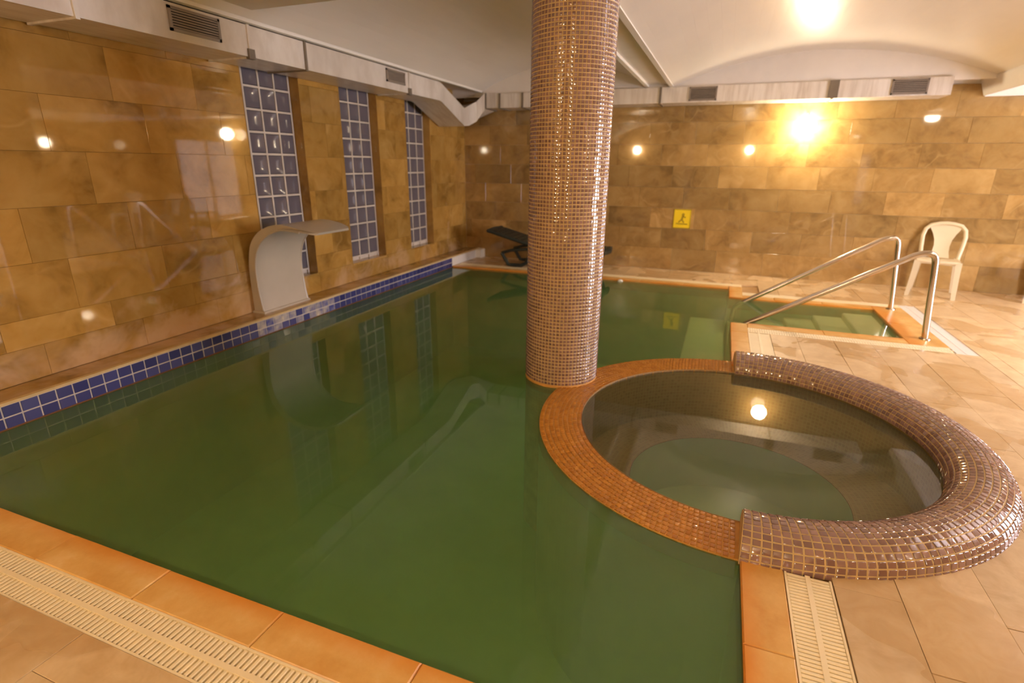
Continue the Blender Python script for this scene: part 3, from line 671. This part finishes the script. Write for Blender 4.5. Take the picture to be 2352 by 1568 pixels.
# falling elbow and corner pieces
def rect_ring(cx, cy, zb, zt, nx, ny, hw):
    return [(cx - nx * hw, cy - ny * hw, zb), (cx + nx * hw, cy + ny * hw, zb), (cx + nx * hw, cy + ny * hw, zt), (cx - nx * hw, cy - ny * hw, zt)]
def ring_at(c, d, hw, zb, zt):
    L = math.hypot(*d); return rect_ring(c[0], c[1], zb, zt, d[1] / L, -d[0] / L, hw)
el = [ring_at((-3.77, 5.94), (0, 1), .21, ZB, ZT), ring_at((-3.77, 6.66), (0, 1), .21, ZB, ZT), ring_at((-3.77, 6.72), (0, 1), .21, ZB - .01, ZT - .01), ring_at((-3.77, 7.40), (.0, 1), .205, 2.015, 2.25)]
build(MB().loft(el), 'elbow', M_DUCT, duct)
el2 = [ring_at((-3.77, 7.40), (0, 1), .204, 2.016, 2.249), ring_at((-3.77, 7.62), (.25, 1), .2, 2.03, 2.30), ring_at((-3.70, 7.93), (.8, .8), .2, 2.10, 2.37), ring_at((-3.44, 8.07), (1, .0), .2, 2.29, 2.50), ring_at((-3.22, 8.07), (1, .0), .2, 2.285, 2.48)]
build(MB().loft(el2), 'elbow', M_DUCT, duct)
bx('flange', M_FLANGE, duct, -3.45, -3.43, 7.86, 8.275, 2.275, 2.49)
YF = 7.87
bc = [-3.215, -2.86, -0.93, 1.07, 2.25]
for a, b in zip(bc, bc[1:]): build(MB().box(a, b - .012, YF, 8.27, 2.285, 2.475), 'duct_section', M_DUCT, duct)
for x in bc[:-1]: build(MB().box(x - .02, x + .008, YF - .012, 8.275, 2.275, 2.48), 'flange', M_FLANGE, duct)
bx('hanger', M_FLANGE, duct, 1.02, 1.12, YF - .016, YF, 2.285, 2.48)
def grille(axis, u0, u1, z0, z1):
    fr = MB(); t = .018
    def P(a, b, c, d, dep0, dep1):
        if axis == 'x': return (DXF + dep0, DXF + dep1, a, b, c, d)
        return (a, b, YF - dep1, YF - dep0, c, d)
    for q in ((u0, u1, z0, z0 + t), (u0, u1, z1 - t, z1), (u0, u0 + t, z0, z1), (u1 - t, u1, z0, z1)): fr.box(*P(*q, 0, .014))
    g = build(fr, 'grille', M_GRILLE, duct); bx('grille_void', M_DARK, g, *P(u0 + t, u1 - t, z0 + t, z1 - t, 0.0005, .002))
    k = 7
    for i in range(k):
        zz = z0 + t + (z1 - z0 - 2 * t) * (i + .5) / k; bx('louver', M_GRILLE, g, *P(u0 + t, u1 - t, zz - .005, zz + .004, .002, .011))
grille('x', 2.93, 3.33, 2.325, 2.475); grille('x', 5.46, 5.83, 2.345, 2.475)
grille('y', -0.575, -0.235, 2.30, 2.465); grille('y', 1.655, 2.01, 2.30, 2.465)

# ------------------------------------------------------------------ lamps
def wall_lamp(loc, nrm, label, r=0.105, mat=None):
    """opal globe on a bracket; nrm = direction off the wall"""
    t = thing('wall_lamp', (loc[0], loc[1], loc[2]), label, 'lamp', 'opal wall lamps')
    rz = math.atan2(nrm[1], nrm[0])
    c = (loc[0] + nrm[0] * .16, loc[1] + nrm[1] * .16, loc[2])
    build(MB().lathe([(0.0, .03), (.05, .028), (.062, .015), (.065, .0)], 0, 0, 24), 'mount', M_BRASS, t, loc, (0, PI / 2, rz))
    build(MB().tube([(loc[0] + nrm[0] * .01, loc[1] + nrm[1] * .01, loc[2] + .15), (loc[0] + nrm[0] * .12, loc[1] + nrm[1] * .12, loc[2] + .16), (c[0], c[1], loc[2] + r + .004)], .009, 8), 'arm', M_BRASS, t)
    build(MB().tube([(loc[0] + nrm[0] * .01, loc[1] + nrm[1] * .01, loc[2]), (loc[0] + nrm[0] * .02, loc[1] + nrm[1] * .02, loc[2] + .05), (loc[0] + nrm[0] * .02, loc[1] + nrm[1] * .02, loc[2] + .15)], .009, 8), 'stem', M_BRASS, t)
    build(MB().lathe([(r * math.sin(PI * k / 6), r * math.cos(PI * k / 6)) for k in range(7)], 0, 0, 12), 'globe', mat or M_GLOBE, t, c)
    return t
wall_lamp((0.885, WY1, 2.0), (0, -1), 'brightly lit wall lamp on the back wall above the stair recess')
wall_lamp((-2.92, WY0, 2.0), (0, 1), 'lit wall lamp behind the camera opposite the sun lounger', mat=M_GLOBE_NEAR)
wall_lamp((0.59, WY0, 2.0), (0, 1), 'lit wall lamp behind the camera opposite the yellow sign', mat=M_GLOBE_NEAR)
wall_lamp((WX1, 7.53, 1.85), (-1, 0), 'lit wall lamp beside the glazed door on the right', mat=M_GLOBE_DIM)
cl = thing('ceiling_lamp', (4.2, 1.0, 2.58), 'round opal ceiling lamp over the right hand deck', 'lamp')
build(MB().lathe([(0.0, .05), (.15, .05), (.15, .0), (.14, -.02), (0.0, -.02)], 0, 0, 32), 'base', M_TRIM, cl, (4.2, 1.0, 2.625))
build(MB().lathe([(.13, 0.0), (.115, -.045), (.06, -.08), (0.0, -.085)], 0, 0, 16), 'diffuser', M_CEILLAMP, cl, (4.2, 1.0, 2.604))

# ------------------------------------------------------------------ notice sign
sg = thing('notice_sign', (-0.52, WY1 - .001, 0.77), 'small yellow pictogram notice fixed to the back wall', 'sign')
SX, SZ = -0.525, 0.772
build(MB().box(SX - .122, SX + .122, WY1 - .006, WY1 - .0005, SZ - .137, SZ + .137), 'plate', M_YELLOW, sg)
brd = MB()
for q in ((-.122, .122, .125, .137), (-.122, .122, -.137, -.125), (-.122, -.112, -.137, .137), (.112, .122, -.137, .137)): brd.box(SX + q[0], SX + q[1], WY1 - .008, WY1 - .006, SZ + q[2], SZ + q[3])
build(brd, 'border', M_OLIVE, sg)
fig = MB().lathe([(0, .002), (.02, .002), (.02, 0)], 0, 0, 20); 
build(fig, 'pictogram_head', M_OLIVE, sg, (SX + .012, WY1 - .006, SZ + .062), (PI / 2, 0, 0))
fg2 = MB()
def stroke(x0, z0, x1, z1, w=.012):
    d = Vector((x1 - x0, z1 - z0)).normalized(); nx, nz = -d.y * w, d.x * w; Y_, Y2 = WY1 - .008, WY1 - .006
    fg2.add([(SX + x0 + nx, Y_, SZ + z0 + nz), (SX + x1 + nx, Y_, SZ + z1 + nz), (SX + x1 - nx, Y_, SZ + z1 - nz), (SX + x0 - nx, Y_, SZ + z0 - nz), (SX + x0 + nx, Y2, SZ + z0 + nz), (SX + x1 + nx, Y2, SZ + z1 + nz), (SX + x1 - nx, Y2, SZ + z1 - nz), (SX + x0 - nx, Y2, SZ + z0 - nz)], [(0, 1, 2, 3), (7, 6, 5, 4), (0, 4, 5, 1), (1, 5, 6, 2), (2, 6, 7, 3), (3, 7, 4, 0)])
stroke(.012, .05, -.004, -.01, .014); stroke(.008, .035, .05, .02, .008); stroke(-.002, -.01, .03, -.055, .01); stroke(-.006, -.01, -.045, -.05, .01); stroke(-.08, -.068, .08, -.074, .008)
build(fg2, 'pictogram_figure', M_OLIVE, sg)

# ------------------------------------------------------------------ monobloc chairs
def chair(loc, rz, label):
    t = thing('plastic_chair', loc, label, 'chair', 'cream plastic chairs', rz)
    M = Matrix.LocRotScale(Vector(loc), t.rotation_euler, None)
    def pt(mb, name):
        mb.v = [tuple(M @ Vector(p)) for p in mb.v]; return build(mb, name, M_CHAIR, t)
    # local: x across, -y front
    st = MB(); n1 = 8; rings = []
    for j in range(9):
        y = -.22 + .42 * j / 8; hw = .215 - .03 * j / 8
        rings.append([(-hw + 2 * hw * i / n1, y, .445 - .018 * math.sin(PI * i / n1) * (1 - .5 * abs(j - 4) / 4) - (.022 * max(0, 1 - j) if j < 1 else 0) - .02 * j / 8) for i in range(n1 + 1)] + [(hw - 2 * hw * i / n1, y, .425 - (.03 if j == 0 else 0) - .02 * j / 8) for i in range(n1 + 1)])
    st.loft(rings); st.smooth = True; pt(st, 'seat')
    # backrest: arched frame and flaring splat
    def by(z): return .20 + (z - .43) * .28
    fr = MB(); path = [(-.185, by(.42), .42), (-.2, by(.55), .55), (-.21, by(.68), .68), (-.195, by(.76), .76), (-.15, by(.81), .81), (-.07, by(.832), .832), (0, by(.838), .838), (.07, by(.832), .832), (.15, by(.81), .81), (.195, by(.76), .76), (.21, by(.68), .68), (.2, by(.55), .55), (.185, by(.42), .42)]
    fr.tube(path, .023, 10); pt(fr, 'back_frame')
    sl = MB(); rings = []
    for z, hw in ((.425, .10), (.5, .082), (.57, .078), (.64, .088), (.71, .115), (.77, .15), (.815, .15)):
        rings.append([(-hw, by(z) - .008, z), (0, by(z) + .006, z), (hw, by(z) - .008, z), (hw, by(z) + .004, z), (0, by(z) + .018, z), (-hw, by(z) + .004, z)])
    sl.loft(rings); sl.smooth = True; pt(sl, 'back_splat')
    ap = MB().tube([(-.2, -.215, .425), (0, -.225, .42), (.2, -.215, .425)], .02, 8); pt(ap, 'front_apron')
    for sx_ in (-1, 1):
        lg = MB(); rr_ = []
        for z, x, y, w in ((.43, .195, -.20, .032), (.3, .203, -.215, .028), (.0, .225, -.245, .022)):
            rr_.append([(sx_ * x - w, y - w, z), (sx_ * x + w, y - w, z), (sx_ * x + w, y + w, z), (sx_ * x - w, y + w, z)])
        lg.loft(rr_); pt(lg, 'leg')
        lg = MB(); rr_ = []
        for z, x, y, w in ((.43, .18, .20, .03), (.3, .188, .215, .027), (.0, .21, .25, .021)):
            rr_.append([(sx_ * x - w, y - w, z), (sx_ * x + w, y - w, z), (sx_ * x + w, y + w, z), (sx_ * x - w, y + w, z)])
        lg.loft(rr_); pt(lg, 'leg')
chair((2.535, 7.92, DECK), math.radians(-17), 'cream plastic chair standing by the back wall behind the handrails')
chair((3.72, 7.92, DECK), math.radians(-22), 'cream plastic chair at the right picture edge, only a leg in view')

# ------------------------------------------------------------------ sun lounger
lo = thing('sun_lounger', (-2.4, 7.78, DECK), 'dark plastic sun lounger with raised backrest behind the column', 'sun lounger')
LY0, LY1 = 7.55, 8.12; HX, HZ = -2.50, 0.335
TX, TZ = -3.28, 0.535
for y in (LY0 + .025, LY1 - .025):
    build(MB().tube([(HX, y, HZ), (-1.50, y, .31)], .024, 8), 'side_rail', M_LOUNGER, lo)
    build(MB().tube([(HX, y, HZ), (TX, y, TZ)], .024, 8), 'back_rail', M_LOUNGER, lo)
for i in range(12):
    x = HX + .06 + (-1.5 - HX - .06) * i / 11.5; bx('seat_slat', M_LOUNGER, lo, x, x + .066, LY0 + .02, LY1 - .02, .322, .342)
for i in range(9):
    t = (i + .5) / 9; c = Vector((HX + (TX - HX) * t, (LY0 + LY1) / 2, HZ + (TZ - HZ) * t + .012))
    build(MB().box(-.038, .038, -.265, .265, -.009, .009), 'back_slat', M_LOUNGER, lo, tuple(c), (0, -math.atan2(TZ - HZ, TX - HX) + PI, 0))
build(MB().tube([(TX, LY0 + .01, TZ + .005), (TX - .02, (LY0 + LY1) / 2, TZ + .01), (TX, LY1 - .01, TZ + .005)], .028, 8), 'head_bar', M_LOUNGER, lo)
for y in (LY0 + .02, LY1 - .02):
    build(MB().tube([(-3.06, y, .22), (-2.95, y, .05), (-2.86, y, DECK + .028), (-2.74, y, DECK + .03), (-2.66, y, .10), (-2.56, y, .30)], .027, 8), 'leg', M_LOUNGER, lo)
    build(MB().tube([(-3.06, y, .22), (-2.9, y, .27), (-2.56, y, .31)], .022, 8), 'leg_brace', M_LOUNGER, lo)
    build(MB().tube([(-1.95, y, .32), (-1.86, y, .06), (-1.80, y, DECK + .028), (-1.68, y, DECK + .03), (-1.56, y, .31)], .027, 8), 'leg', M_LOUNGER, lo)
build(MB().tube([(-1.5, LY0 + .02, .305), (-1.46, (LY0 + LY1) / 2, .30), (-1.5, LY1 - .02, .305)], .03, 8), 'foot_bar', M_LOUNGER, lo)
